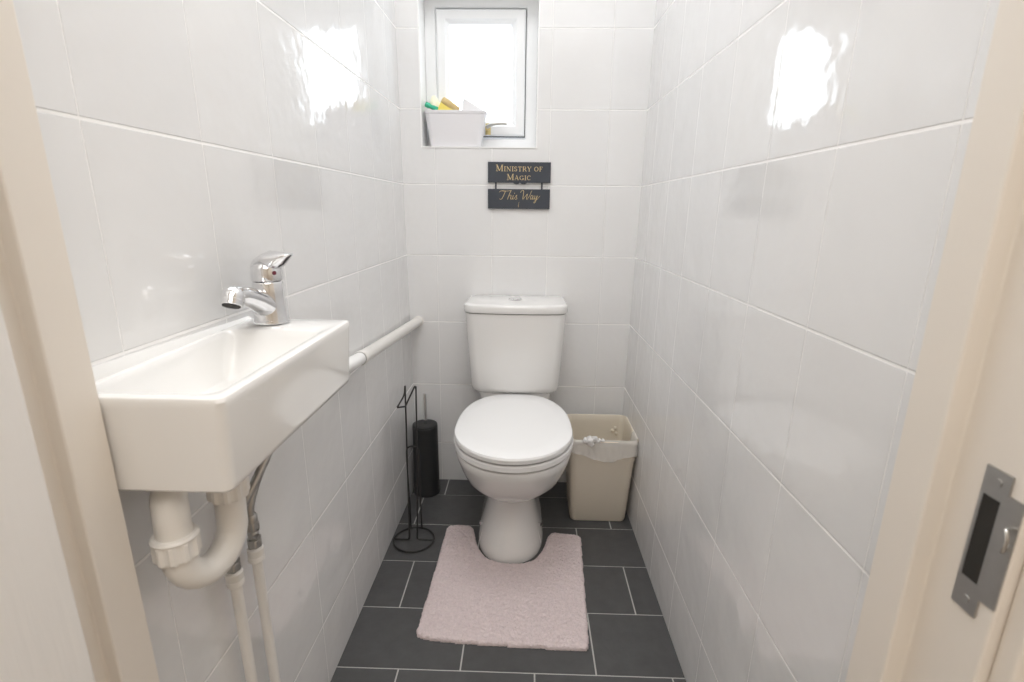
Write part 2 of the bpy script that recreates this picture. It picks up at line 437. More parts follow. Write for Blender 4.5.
# seat ring and lid
bm = B()
out = [(0.3943, 0.148, -0.635), (0.4000, 0.150, -0.640), (0.4004, 0.1765, -0.675), (0.403, 0.1792, -0.679), (0.4165, 0.1797, -0.6795), (0.420, 0.177, -0.676), (0.4203, 0.166, -0.66)]
loft(bm, [dring(0.401, z, hw, yf, -0.218, -0.47, 2.03, 3.0) for z, hw, yf in out])
part('seat', bm, 'seat_plastic', toi)
bm = B()
out = [(0.4202, 0.150, -0.640, -0.222), (0.4264, 0.150, -0.650, -0.219), (0.4268, 0.170, -0.681, -0.210), (0.430, 0.1745, -0.686, -0.194), (0.4415, 0.1760, -0.688, -0.191), (0.4470, 0.1735, -0.685, -0.194), (0.4502, 0.1645, -0.675, -0.204), (0.4517, 0.13, -0.64, -0.26), (0.4522, 0.06, -0.55, -0.34)]
loft(bm, [dring(0.401, z, hw, yf, yb, -0.488, 2.0, 2.5) for z, hw, yf, yb in out])
part('lid', bm, 'seat_plastic', toi)
for s in (-1, 1):
    bm = B(); sweep(bm, [(0.399 + s * 0.06, -0.200, 0.422), (0.399 + s * 0.10, -0.200, 0.422)], 0.007, 16)
    lathe(bm, [(0.010, -0.026), (0.010, 0.0), (0.007, 0.004)], 0.399 + s * 0.08, -0.200, 0.422, 16)
    part('seat_hinge', bm, 'seat_plastic', toi)
# cistern: tapering, with a gently bowed front
def cring(z, hw, yf, yb, bow, r=0.035, seg=10):
    pts = []
    corners = [((hw - r), yf + r, -PI / 2, 0), ((hw - 0.012), yb - 0.012, 0, PI / 2), (-(hw - 0.012), yb - 0.012, PI / 2, PI), (-(hw - r), yf + r, PI, 1.5 * PI)]
    for i, (x, y, a0, a1) in enumerate(corners):
        rr = r if i in (0, 3) else 0.012
        for k in range(seg + 1):
            a = a0 + (a1 - a0) * k / seg
            pts.append([x + rr * math.cos(a), y + rr * math.sin(a)])
    n = 12
    for k in range(1, n): pts.append([-(hw - r) + 2 * (hw - r) * k / n, yf])
    return [Vector((CX + x, y - bow * max(0, 1 - (x / hw) ** 2) * (1 if y < yf + r else 0), z)) for x, y in pts]
bm = B()
R = [cring(z, hw, yf, -0.012, 0.012) for z, hw, yf in ((0.4410, 0.140, -0.158), (0.4445, 0.149, -0.167), (0.456, 0.1545, -0.181), (0.47, 0.157, -0.187), (0.56, 0.1635, -0.191), (0.65, 0.1695, -0.195), (0.735, 0.174, -0.198))]
loft(bm, R)
part('cistern', bm, 'ceramic', toi)
bm = B()
R = [cring(z, hw, yf, -0.008, 0.013, 0.037) for z, hw, yf in ((0.7375, 0.173, -0.197), (0.7385, 0.177, -0.2015), (0.742, 0.1785, -0.203), (0.757, 0.1785, -0.203), (0.763, 0.177, -0.2015), (0.767, 0.1725, -0.197), (0.7685, 0.165, -0.189))]
loft(bm, R)
part('cistern_lid', bm, 'ceramic', toi)
bm = B(); lathe(bm, [(0.024, 0.0), (0.024, 0.004), (0.021, 0.0065), (0.019, 0.0055), (0.010, 0.0085), (0.001, 0.009)], 0.393, -0.10, 0.768, 32)
part('flush_button', bm, 'chrome', toi)

# ------------------------------------------------------------------ BASIN
BX0, BX1, BY0, BY1, BZ0, BZ1 = -0.028, 0.1458, -1.4585, -1.098, 0.7945, 0.9
def rrect(x0, x1, y0, y1, z, r, seg=6):
    out = []
    for (x, y, a0) in ((x1 - r, y0 + r, -PI / 2), (x1 - r, y1 - r, 0), (x0 + r, y1 - r, PI / 2), (x0 + r, y0 + r, PI)):
        for k in range(seg + 1):
            a = a0 + PI / 2 * k / seg; out.append(Vector((x + r * math.cos(a), y + r * math.sin(a), z)))
    return out
bm = B()
xo = 0.0
IX0, IX1, IY0, IY1 = BX0 + 0.013, BX1 - 0.018, BY0 + 0.016, BY1 - 0.079
wl = lambda r, z: [Vector((max(p.x, XL(p.y, p.z) + 0.001), p.y, p.z)) for p in r]
R = [rrect(BX0 + .02, BX1 - .024, BY0 + .024, BY1 - .03, BZ0, 0.012),
     rrect(BX0, BX1 - 0.010, BY0 + 0.008, BY1 - 0.012, BZ0, 0.010), rrect(BX0, BX1 - 0.0065, BY0 + 0.004, BY1 - 0.007, BZ0 + 0.0035, 0.011),
     rrect(BX0, BX1 - 0.005, BY0 + 0.003, BY1 - 0.005, BZ0 + 0.010, 0.012), rrect(BX0, BX1 - 0.001, BY0 + 0.001, BY1 - 0.001, BZ1 - 0.012, 0.012),
     rrect(BX0, BX1, BY0, BY1, BZ1 - 0.005, 0.011), rrect(BX0, BX1 - 0.0015, BY0 + 0.0015, BY1 - 0.0015, BZ1 - 0.0012, 0.011), rrect(BX0, BX1 - 0.005, BY0 + 0.005, BY1 - 0.005, BZ1, 0.010),
     rrect(IX0 - 0.003, IX1 + 0.003, IY0 - 0.003, IY1 + 0.003, BZ1, 0.018), rrect(IX0, IX1, IY0, IY1, BZ1 - 0.002, 0.016), rrect(IX0 + 0.003, IX1 - 0.002, IY0 + 0.003, IY1 - 0.004, BZ1 - 0.010, 0.016),
     rrect(IX0 + 0.010, IX1 - 0.007, IY0 + 0.009, IY1 - 0.028, BZ1 - 0.050, 0.016), rrect(IX0 + 0.016, IX1 - 0.013, IY0 + 0.015, IY1 - 0.040, BZ1 - 0.063, 0.015),
     rrect(IX0 + 0.030, IX1 - 0.027, IY0 + 0.035, IY1 - 0.060, BZ1 - 0.068, 0.016), rrect(IX0 + 0.050, IX1 - 0.047, IY0 + 0.09, IY1 - 0.10, BZ1 - 0.070, 0.008)]
loft(bm, R)
for v in bm.verts:
    if v.co.x > BX0 + 0.04: v.co.x -= 0.0075 * ((v.co.x - BX0 - 0.04) / (BX1 - BX0 - 0.04)) * (v.co.y - BY1) / (BY0 - BY1)
    v.co.z -= 0.0045 * (v.co.y - BY1) / (BY0 - BY1)
    if v.co.x <= BX0 + 1e-4: v.co.x = XL(v.co.y, v.co.z) + 0.0015
basin = thing('wash_basin', (0.06, -1.28, BZ0), 'small rectangular white ceramic wash basin hung on the left tiled wall', 'sink')
part('basin_bowl', bm, 'basin_ceramic', basin)
bm = B(); rings = []
for k in range(13):
    y = -1.458 + (0.36 - 0.002) * k / 12; hh = 0.0115 - 0.0085 * k / 12; dz = -0.0045 * (1 - k / 12)
    xw = XL(y, 0.905)
    rings.append([Vector((xw - 0.001, y, 0.8985 + dz)), Vector((xw + 0.007, y, 0.8990 + dz)), Vector((xw + 0.0045, y, 0.9 + hh * 0.4)), Vector((xw + 0.0015, y, 0.9 + hh)), Vector((xw - 0.001, y, 0.9 + hh))])
loft(bm, rings); part('sealant_bead', bm, 'pvc_white', basin)
bm = B(); lathe(bm, [(0.020, 0.0), (0.020, 0.002), (0.017, 0.003), (0.014, 0.0015), (0.001, 0.001)], 0.058, -1.345, BZ1 - 0.0705, 28)
part('drain', bm, 'chrome', basin)
# ------------------------------------------------------------------ TAP
TX, TY, TZ = 0.0300, -1.131, BZ1
tap = thing('basin_tap', (TX, TY, TZ), 'chrome single-lever mixer tap standing on the rear ledge of the basin', 'faucet')
bm = B(); lathe(bm, [(0.024, 0.0), (0.0265, 0.001), (0.0268, 0.004), (0.0255, 0.007), (0.022, 0.0085)], TX, TY, TZ, 36)
part('base_ring', bm, 'chrome', tap)
bm = B(); lathe(bm, [(0.0258, 0.007), (0.0250, 0.012), (0.0236, 0.03), (0.0230, 0.05), (0.0228, 0.0635), (0.0215, 0.0655), (0.018, 0.0665)], TX, TY, TZ, 36)
part('tap_body', bm, 'chrome', tap)
bm = B()
pth = catmull([(TX, TY + 0.006, TZ + 0.020), (TX, TY - 0.014, TZ + 0.030), (TX, TY - 0.045, TZ + 0.045), (TX, TY - 0.078, TZ + 0.0555), (TX, TY - 0.098, TZ + 0.058)], 6)
n = len(pth); rr = [0.0212 - 0.0085 * min(1, (i / (n - 1)) * 1.25) ** 0.8 for i in range(n)]
sweep(bm, pth, rr, 24)
spo = part('spout', bm, 'chrome', tap)
def tilt(bm): bmesh.ops.transform(bm, matrix=Matrix.Translation((TX, TY - 0.100, TZ + 0.0565)) @ Matrix.Rotation(math.radians(-28), 4, 'X'), verts=bm.verts[:])
bm = B(); lathe(bm, [(0.0130, -0.0125), (0.0140, -0.0115), (0.0142, -0.0045), (0.0148, -0.0040), (0.0150, 0.0), (0.0143, 0.006), (0.0115, 0.0105), (0.006, 0.0128), (0.001, 0.0133)], 0, 0, 0, 32); tilt(bm)
aer = part('spout_end', bm, 'chrome', tap)
bm = B(); lathe(bm, [(0.0116, -0.0132), (0.0116, -0.0122)], 0, 0, 0, 24); tilt(bm)
part('aerator', bm, 'dark_hole', tap)
# lever: a domed cap that sweeps up into a pointed handle
bm = B()
d = Vector((0.97, -0.24, 0)).normalized(); sd = Vector((-d.y, d.x, 0)); up = Vector((0, 0, 1))
base = Vector((TX, TY, TZ))
bm2_ = B(); lathe(bm2_, [(0.0226, 0.0672), (0.0232, 0.069), (0.0232, 0.078), (0.0222, 0.086), (0.0192, 0.0925), (0.0135, 0.0970), (0.006, 0.0990), (0.001, 0.0993)], TX, TY, TZ, 36)
part('handle_cap', bm2_, 'chrome', tap)
prof = [(-0.0185, 0.0690, 88, 0.0040, 0.0100), (-0.0180, 0.0780, 80, 0.0048, 0.0130), (-0.0145, 0.0880, 60, 0.0058, 0.0165), (-0.0070, 0.0960, 38, 0.0066, 0.0200), (0.004, 0.1005, 22, 0.0088, 0.0205), (0.014, 0.0985, 16, 0.0145, 0.0195), (0.024, 0.1000, 18, 0.0125, 0.0170), (0.033, 0.1035, 18, 0.0080, 0.0140), (0.042, 0.1065, 14, 0.0036, 0.0105), (0.0475, 0.1080, 12, 0.0012, 0.005)]
rings = []
for px, pz, ang, rh, rw in prof:
    a = math.radians(ang); nrm = d * math.cos(a) + up * math.sin(a); q = up * math.cos(a) - d * math.sin(a)
    c = base + d * px + up * pz
    rings.append([c + q * rh * math.cos(2 * PI * k / 32) + sd * rw * math.sin(2 * PI * k / 32) for k in range(32)])
loft(bm, rings)
lev = part('lever', bm, 'chrome', tap)
dd = Vector((0.80, -0.60, 0)).normalized()
c = base + dd * 0.0226 + up * 0.0800
bm = B(); sweep(bm, [c - dd * 0.002, c + dd * 0.0014], 0.0032, 16)
dot = part('temperature_dot', bm, 'red', tap); dot['label'] = 'dark red temperature dot'

# ------------------------------------------------------------------ WASTE TRAP AND PIPES
RX, RY, LX, LY = 0.060, -1.344, 0.040, -1.420
trap = thing('sink_trap', (RX, RY, 0.66), 'white plastic bottle-neck waste trap with a U bend hanging under the basin', 'sink trap')
trap['label'] = 'white plastic U-bend waste trap hanging under the wash basin'
bm = B()
A = Vector((RX, RY, 0)); Bv = Vector((LX, LY, 0)); mid = (A + Bv) / 2; h = (A - Bv) / 2
pts = [A + Vector((0, 0, z)) for z in (0.7885, 0.76, 0.72)]
for k in range(1, 14):
    a = PI * k / 14; pts.append(mid + h * math.cos(a) + Vector((0, 0, 0.692 - math.sin(a) * 0.0455)))
pts += [Bv + Vector((0, 0, 0.702))]
sweep(bm, pts, 0.0180, 24)
part('u_bend', bm, 'pvc', trap)
def hexnut(bm, c, r0, z0, z1, ribs=10, rib=0.0022):
    rings = []
    for z, s in ((z0, 0.93), (z0 + 0.003, 1), (z1 - 0.003, 1), (z1, 0.93)):
        ring = []
        for k in range(ribs * 4):
            a = 2 * PI * k / (ribs * 4); r = r0 * s + (rib if k % 4 in (0, 1) else 0)
            ring.append(Vector((c[0] + r * math.cos(a), c[1] + r * math.sin(a), z)))
        rings.append(ring)
    loft(bm, rings)
bm = B(); hexnut(bm, (RX, RY), 0.0222, 0.722, 0.756)
part('inlet_nut', bm, 'pvc', trap, smooth=False)
bm = B(); hexnut(bm, (LX, LY), 0.0218, 0.690, 0.716)
part('outlet_nut', bm, 'pvc', trap, smooth=False)
bm = B(); lathe(bm, [(0.0235, 0), (0.0245, 0.003), (0.0225, 0.0055), (0.018, 0.006)], LX, LY, 0.714, 32)
part('nut_collar', bm, 'pvc', trap)
bm = B()
sweep(bm, catmull([(LX, LY, 0.716), (LX, LY, 0.745), (LX - 0.007, LY + 0.010, 0.759), (LX - 0.022, LY + 0.040, 0.7665), (LX - 0.036, LY + 0.075, 0.7665), (0.000, -1.28, 0.7590), (0.002, -1.24, 0.7562)], 8), 0.0183, 24)
part('outlet_elbow', bm, 'pvc', trap)

wp = thing('waste_pipe', (0.006, -0.68, 0.70), 'white plastic waste pipe sloping along the left wall from basin to back wall', 'pipe')
bm = B(); sweep(bm, [(0.002, -1.24, 0.757), (0.006, -0.9, 0.7265), (0.0095, -0.60, 0.6985)], 0.0162, 28)
part('inner_pipe', bm, 'pvc_white', wp)
bm = B()
p0, p1 = Vector((0.009, -0.655, 0.7035)), Vector((0.0235, 0.002, 0.664))
dr = (p1 - p0).normalized()
sweep(bm, [p0, p0 + dr * 0.002, p0 + dr * 0.020, p0 + dr * 0.024, p1], [0.0180, 0.0190, 0.0190, 0.0172, 0.0172], 28)
part('outer_sleeve', bm, 'pvc', wp)
bm = B(); 
q = p0 + dr * -0.004
sweep(bm, [q, p0 + dr * 0.001], 0.0172, 28)
part('rubber_seal', bm, 'steel', wp)
bm = B(); lathe(bm, [(0.020, 0), (0.0205, 0.004), (0.018, 0.006)], 0, 0, 0, 28)
o = part('wall_collar', bm, 'pvc', wp); o.rotation_euler = (PI / 2, 0, 0); o.location = (0.0234, 0.0, 0.664)

def supply(nm, x, y, ztop, label, valve):
    th = thing(nm, (x, y, 0), label, 'pipe', 'supply pipes under the basin')
    bm = B(); sweep(bm, [(x + 0.002, y + 0.016, 0.0005), (x, y, ztop - 0.015)], 0.0082, 18); part('pipe', bm, 'pvc', th)
    bm = B(); lathe(bm, [(0.0095, 0.0), (0.0125, 0.003), (0.0128, 0.010), (0.0118, 0.012), (0.0125, 0.015), (0.0125, 0.024), (0.0095, 0.027)], x, y, ztop - 0.027, 24)
    part('pipe_coupling', bm, 'pvc', th)
    bm = B(); z = ztop
    lathe(bm, [(0.0078, -0.002), (0.0078, 0.008)], x, y, z, 16); hexnut(bm, (x, y), 0.0098, z + 0.001, z + 0.015, 6, 0.0012)
    lathe(bm, [(0.0070, 0.012), (0.0085, 0.018), (0.0085, 0.026), (0.0070, 0.030)], x, y, z, 20)
    sweep(bm, [(x + 0.004, y - 0.004, z + 0.022), (x + 0.0125, y - 0.006, z + 0.022)], 0.0045, 12)
    hexnut(bm, (x, y), 0.0092, z + 0.030, z + 0.046, 6, 0.0012)
    part('isolation_valve', bm, 'steel', th, smooth=False)
    return th
supply('supply_pipe', 0.001, -1.266, 0.550, 'white water pipe up the left wall, the nearer of the two below the basin trap', True)
supply('supply_pipe', 0.001, -1.204, 0.546, 'white water pipe with steel valve, the farther one below the basin, nearer the toilet', True)
def hose(pts, label):
    th = thing('flexible_hose', pts[0], label, 'hose', 'braided hoses under the basin')
    bm = B(); P = catmull(pts, 14); n = len(P)
    # braid: a fine ripple along the hose
    sweep(bm, P, [0.0062 + 0.0004 * (i % 2) for i in range(n)], 12); part('braid', bm, 'steel', th)
    bm = B(); p = Vector(pts[0]); lathe(bm, [(0.0085, -0.002), (0.009, 0.0), (0.009, 0.010), (0.0072, 0.013)], p.x, p.y, p.z, 18); part('crimp_collar', bm, 'steel', th)
    return th
hose([(0.001, -1.204, 0.592), (0.002, -1.205, 0.620), (0.010, -1.188, 0.66), (0.026, -1.166, 0.71), (0.034, -1.142, 0.76), (0.032, -1.128, 0.789)],
     'grey braided flexible hose rising from the steel valve to the tap under the basin')
hose([(0.001, -1.266, 0.596), (0.003, -1.264, 0.62), (0.022, -1.240, 0.66), (0.040, -1.20, 0.715), (0.042, -1.165, 0.76), (0.036, -1.146, 0.789)],
     'grey braided flexible hose mostly hidden behind the trap under the basin')

# ------------------------------------------------------------------ BATH MAT
OUT = [(0.170, -0.352), (0.176, -0.338), (0.190, -0.331), (0.225, -0.328), (0.245, -0.331), (0.262, -0.343), (0.272, -0.375), (0.280, -0.415), (0.293, -0.453), (0.316, -0.493), (0.348, -0.515), (0.395, -0.523), (0.440, -0.519), (0.472, -0.500), (0.494, -0.462), (0.507, -0.425), (0.515, -0.39), (0.525, -0.370), (0.540, -0.359),
       (0.575, -0.362), (0.610, -0.366), (0.626, -0.375), (0.631, -0.392), (0.625, -0.50), (0.617, -0.66), (0.608, -0.815), (0.603, -0.836), (0.585, -0.842), (0.45, -0.839), (0.30, -0.833), (0.21, -0.826), (0.172, -0.818), (0.160, -0.806), (0.160, -0.78), (0.164, -0.65), (0.168, -0.48)]
poly = [Vector((p.x, p.y)) for p in catmull([(x, y, 0) for x, y in OUT + OUT[:1]], 6)[:-1]]
def inside(x, y):
    c = False; n = len(poly); j = n - 1
    for i in range(n):
        a, b = poly[i], poly[j]
        if (a.y > y) != (b.y > y) and x < (b.x - a.x) * (y - a.y) / (b.y - a.y) + a.x: c = not c
        j = i
    return c
def edge_dist(x, y):
    p = Vector((x, y)); best = 9
    for i in range(len(poly)):
        a, b = poly[i - 1], poly[i]; ab = b - a; l2 = ab.length_squared
        t = max(0, min(1, (p - a).dot(ab) / l2)) if l2 else 0
        q = (p - (a + ab * t)).length
        if q < best: best = q
    return best
bm = B(); st = 0.0032; V = {}; nx, ny = int(0.49 / st), int(0.53 / st)
ins = {}
for i in range(nx):
    for j in range(ny):
        x, y = 0.150 + i * st, -0.850 + j * st
        if inside(x, y): ins[(i, j)] = edge_dist(x, y) if not all((inside(x + dx, y + dy) for dx, dy in ((0.014, 0), (-0.014, 0), (0, 0.014), (0, -0.014)))) else 0.02
def mv(i, j):
    if (i, j) not in V:
        x, y = 0.150 + i * st, -0.850 + j * st
        e = ins.get((i, j), 0.0); k = min(1, e / 0.011); hgt = 0.004 + 0.009 * math.sqrt(max(0, 1 - (1 - k) ** 2))
        nz = noise.noise(Vector((x * 170, y * 170, 1.3))) * 0.0048 + noise.noise(Vector((x * 34, y * 34, 4.0))) * 0.0012
        jx = noise.noise(Vector((x * 230, y * 230, 9))) * 0.0016; jy = noise.noise(Vector((x * 230, y * 230, 19))) * 0.0016
        V[(i, j)] = bm.verts.new((x + jx, y + jy, max(0.003, hgt + nz * (0.4 + 0.6 * k))))
    return V[(i, j)]
for (i, j) in list(ins):
    q = [(i, j), (i + 1, j), (i + 1, j + 1), (i, j + 1)]
    if all(k in ins for k in q): bm.faces.new([mv(*k) for k in q])
ed = [e for e in bm.edges if len(e.link_faces) == 1]
r = bmesh.ops.extrude_edge_only(bm, edges=ed)
for v in [g for g in r['geom'] if isinstance(g, bmesh.types.BMVert)]: v.co.z = 0.0005
matob = new_obj('bath_mat', bm, 'mat_pile', autosmooth=80)
tag(matob, 'dusty pink pedestal bath mat with a cut-out around the toilet foot', 'bath mat')

# ------------------------------------------------------------------ BIN
def bring(z, x0, x1, y0, y1, r): return rrect(x0, x1, y0, y1, z, r, 6)
binr = thing('waste_bin', (0.70, -0.18, 0), 'cream plastic open-top waste bin in the corner beside the toilet', 'bin')
def bx(z, g=0.0):
    k = z / 0.325
    return (0.603 - 0.017 * k + g, 0.799 + 0.0205 * k - g, -0.274 - 0.030 * k + g, -0.088 + 0.024 * k - g)
bm = B(); R = []
for z, gg, r in ((0.0, 0.008, 0.018), (0.003, 0.002, 0.020), (0.012, 0.0, 0.021), (0.245, 0.0, 0.026), (0.2455, -0.0015, 0.026), (0.30, -0.0015, 0.028), (0.312, -0.002, 0.028), (0.314, -0.0035, 0.029), (0.323, -0.0035, 0.029), (0.3255, -0.001, 0.028), (0.3255, 0.002, 0.027), (0.323, 0.0035, 0.026), (0.30, 0.004, 0.025), (0.01, 0.004, 0.02), (0.006, 0.008, 0.017)):
    R.append(bring(z, *bx(z, gg), r))
loft(bm, R); part('bin_body', bm, 'bin_plastic', binr)
bm = B()   # small moulded boss inside at the rear right
for dx, dz in ((0, 0), (0.014, -0.012), (0.010, 0.01)):
    lathe(bm, [(0.001, -0.007), (0.005, -0.005), (0.007, 0), (0.005, 0.005), (0.001, 0.007)], 0.770 + dx, -0.074, 0.265 + dz, 12)
part('moulded_lug', bm, 'bin_plastic', binr)
# thin liner folded over the rim
bm = B(); N = 46; rings = []
def linerp(u, lev):
    """u along the front rim from left to right and round the corner; lev 0 inside .. 1 hem outside"""
    r = bring(0.326, *bx(0.326, 0.0), 0.028)
    return None
x0, x1, y0, y1 = bx(0.325)
ring_top = bring(0.326, x0 - 0.003, x1 + 0.003, y0 - 0.003, y1 + 0.003, 0.03)
# front-side path: from the left side, round the front left corner, along the front, round the front right corner
path = []
for k in range(0, 6): path.append(Vector((x0 - 0.0045, y0 + 0.11 - 0.08 * k / 5)))
for k in range(1, 7):
    a = PI + (PI / 2) * k / 7; path.append(Vector((x0 + 0.0255 + 0.030 * math.cos(a), y0 + 0.0255 + 0.030 * math.sin(a))))
for k in range(0, 41): path.append(Vector((x0 + 0.0255 + (x1 - x0 - 0.051) * k / 40, y0 - 0.0045)))
for k in range(1, 7):
    a = -PI / 2 + (PI / 2) * k / 7; path.append(Vector((x1 - 0.0255 + 0.030 * math.cos(a), y0 + 0.0255 + 0.030 * math.sin(a))))
for k in range(0, 4): path.append(Vector((x1 + 0.0040, y0 + 0.03 + 0.05 * k / 3)))
cen = Vector(((x0 + x1) / 2, (y0 + y1) / 2)); n = len(path); rows_ = []
for lev in range(9):
    row = []
    for i, p in enumerate(path):
        u = i / (n - 1); f = (p.x - x0) / (x1 - x0)
        inw = (cen - p).normalized()
        drop = 0.052 + 0.022 * math.exp(-((f - 0.55) / 0.22) ** 2) + 0.006 * noise.noise(Vector((u * 9, 0, 2))) - 0.012 * max(0, 0.25 - f) * 4
        if lev == 0: q, z = p + inw * 0.0165, 0.285
        elif lev == 1: q, z = p + inw * 0.0125, 0.3245
        elif lev == 2: q, z = p + inw * 0.006, 0.3285 + 0.001
        else:
            k = (lev - 2) / 6
            wob = noise.noise(Vector((u * 26, k * 3.0, 5))) * 0.0028 * k + noise.noise(Vector((u * 60, k * 5, 7))) * 0.0010
            q = p - inw * (0.0022 + 0.0035 * k + max(-0.0012, wob)); z = 0.3275 - drop * k
        row.append(bm.verts.new((min(q.x, XR(q.y, z) - 0.002), q.y, z)))
    rows_.append(row)
for a, b in zip(rows_[:-1], rows_[1:]):
    for i in range(n - 1): bm.faces.new((a[i], a[i + 1], b[i + 1], b[i]))
lin = thing('bin_liner', (0.70, y0, 0.326), 'thin translucent white bag folded over the front rim of the cream bin', 'bag')
part('liner_skirt', bm, 'bag', lin, autosmooth=70)
bm = B()
for k, (dx, dz, s) in enumerate(((0.0, 0.0, 1.0), (0.016, 0.004, 0.8), (-0.014, -0.003, 0.75), (0.004, -0.012, 0.9), (0.026, -0.006, 0.5))):
    c = Vector((0.654 + dx, y0 - 0.004, 0.332 + dz)); rr = 0.0125 * s
    bmesh.ops.create_icosphere(bm, subdivisions=3, radius=rr, matrix=Matrix.Translation(c))
for v in bm.verts:
    v.co += Vector((noise.noise(v.co * 130), noise.noise(v.co * 130 + Vector((5, 0, 0))), noise.noise(v.co * 130 + Vector((0, 7, 0))))) * 0.004
M['bag_knot'] = mat('bag_knot', (0.86, 0.85, 0.84), 0.4, alpha=0.85)
kn = part('bag_knot', bm, 'bag_knot', lin, autosmooth=80)
bm = B()
for k, (dx, dz, s) in enumerate(((0, 0, 1.0), (0.012, 0.0, 0.8))):
    bmesh.ops.create_icosphere(bm, subdivisions=3, radius=0.0075 * s, matrix=Matrix.Translation((0.686 + dx, y0 - 0.002, 0.329 + dz)))
for v in bm.verts: v.co += Vector((noise.noise(v.co * 170), 0, noise.noise(v.co * 170 + Vector((0, 7, 0))))) * 0.003
part('bag_fold', bm, 'bag_knot', lin, autosmooth=80)

# ------------------------------------------------------------------ TOILET BRUSH
BRX, BRY = 0.0555, -0.096
br = thing('toilet_brush', (BRX, BRY, 0), 'black cylindrical toilet brush holder with steel handle against the back wall', 'toilet brush')
bm = B(); lathe(bm, [(0.049, 0.0), (0.051, 0.002), (0.051, 0.012), (0.0495, 0.016), (0.0475, 0.24), (0.0475, 0.276), (0.046, 0.278)], BRX, BRY, 0.0005, 40)
part('holder', bm, 'black_plastic', br)
bm = B(); lathe(bm, [(0.0462, 0.2785), (0.0472, 0.280), (0.0462, 0.2845), (0.042, 0.286), (0.030, 0.2855), (0.008, 0.2845)], BRX, BRY, 0.0005, 40)
part('holder_lid', bm, 'black_plastic', br)
bm = B(); lathe(bm, [(0.0065, 0.283), (0.0065, 0.400), (0.0055, 0.404), (0.001, 0.405)], BRX + 0.001, BRY + 0.004, 0.0005, 20)
part('handle', bm, 'chrome', br)

# ------------------------------------------------------------------ TOILET ROLL STAND
HX, HY = 0.070, -0.408; wr = 0.0026
hs = thing('toilet_roll_stand', (HX, HY, 0), 'black wire toilet roll stand, empty, standing by the left wall', 'toilet roll holder')
bm = B(); sweep(bm, [(HX + 0.067 * math.cos(2 * PI * k / 48), HY + 0.067 * math.sin(2 * PI * k / 48), 0.0035) for k in range(48)], 0.0032, 10, closed=True)
part('base_ring', bm, 'black_wire', hs)
bm = B()
sweep(bm, [(HX - 0.066, HY - 0.002, 0.004), (0.050, HY - 0.002, 0.004)] + catmull([(0.052, HY - 0.002, 0.005), (0.0545, HY - 0.0015, 0.012), (0.0555, HY, 0.03), (0.0575, HY + 0.004, 0.28), (0.0595, HY + 0.006, 0.50), (0.0600, HY + 0.006, 0.5435)], 6), wr, 10)
sweep(bm, [(HX + 0.066, HY, 0.004), (0.087, HY, 0.004)] + catmull([(0.085, HY, 0.005), (0.0825, HY, 0.012), (0.082, HY + 0.001, 0.03), (0.0895, HY + 0.004, 0.28), (0.0935, HY + 0.006, 0.52), (0.0935, HY + 0.006, 0.536)], 6), wr, 10)
part('upright', bm, 'black_wire', hs)
bm = B()
sweep(bm, catmull([(0.0935, HY + 0.006, 0.534), (0.0915, HY + 0.004, 0.5425), (0.0875, HY - 0.001, 0.536), (0.068, HY - 0.026, 0.492), (0.065, HY - 0.029, 0.4885), (0.060, HY - 0.030, 0.488), (0.0415, HY - 0.030, 0.485)], 6), wr, 10)
sweep(bm, catmull([(0.0600, HY + 0.006, 0.543), (0.0597, HY + 0.003, 0.535), (0.0575, HY - 0.006, 0.515), (0.0415, HY - 0.030, 0.485)], 6), wr, 10)
part('roll_arm', bm, 'black_wire', hs)
bm = B()
sweep(bm, [(0.046, HY + 0.065, 0.004)] + catmull([(0.046, HY + 0.064, 0.006), (0.051, HY + 0.04, 0.10), (0.053, HY + 0.02, 0.25), (0.0535, HY + 0.016, 0.310), (0.058, HY + 0.016, 0.329), (0.0735, HY + 0.016, 0.335), (0.089, HY + 0.016, 0.329), (0.0935, HY + 0.016, 0.310), (0.0925, HY + 0.02, 0.25), (0.088, HY + 0.04, 0.10), (0.084, HY + 0.064, 0.006)], 6), wr, 10)
part('spare_roll_loop', bm, 'black_wire', hs)

# ------------------------------------------------------------------ SIGN
sg = thing('hanging_sign', (0.40, -0.003, 1.16), 'dark slate-grey two-board sign with gold lettering on the back wall', 'sign')
bm = B(); box(bm, 0.2895, 0.5105, -0.0095, -0.0035, 1.1712, 1.2405)
up_ = part('upper_board', bm, 'slate', sg, smooth=False, bevel=0.0006)
bm = B()
pts = [(0.374, 1.1725)]
for k in range(0, 9): a = PI + PI * k / 8; pts.append((0.3905 + 0.0115 * math.cos(a), 1.1715 + 0.0055 * math.sin(a)))
for k in range(1, 9): a = PI + PI * k / 8; pts.append((0.4155 + 0.0115 * math.cos(a), 1.1715 + 0.0055 * math.sin(a)))
pts.append((0.432, 1.1725))
fr = [Vector((x, -0.0093, z)) for x, z in pts]; bk = [Vector((x, -0.0037, z)) for x, z in pts]
loft(bm, [fr, bk])
part('scalloped_ornament', bm, 'slate', up_, smooth=False)
bm = B(); box(bm, 0.2895, 0.5098, -0.0095, -0.0035, 1.0815, 1.1495)
lo_ = part('lower_board', bm, 'slate', sg, smooth=False, bevel=0.0006)
for x in (0.3175, 0.4805):
    bm = B(); box(bm, x - 0.003, x + 0.003, -0.008, -0.005, 1.1485, 1.1722)
    part('link_strip', bm, 'slate', sg, smooth=False)

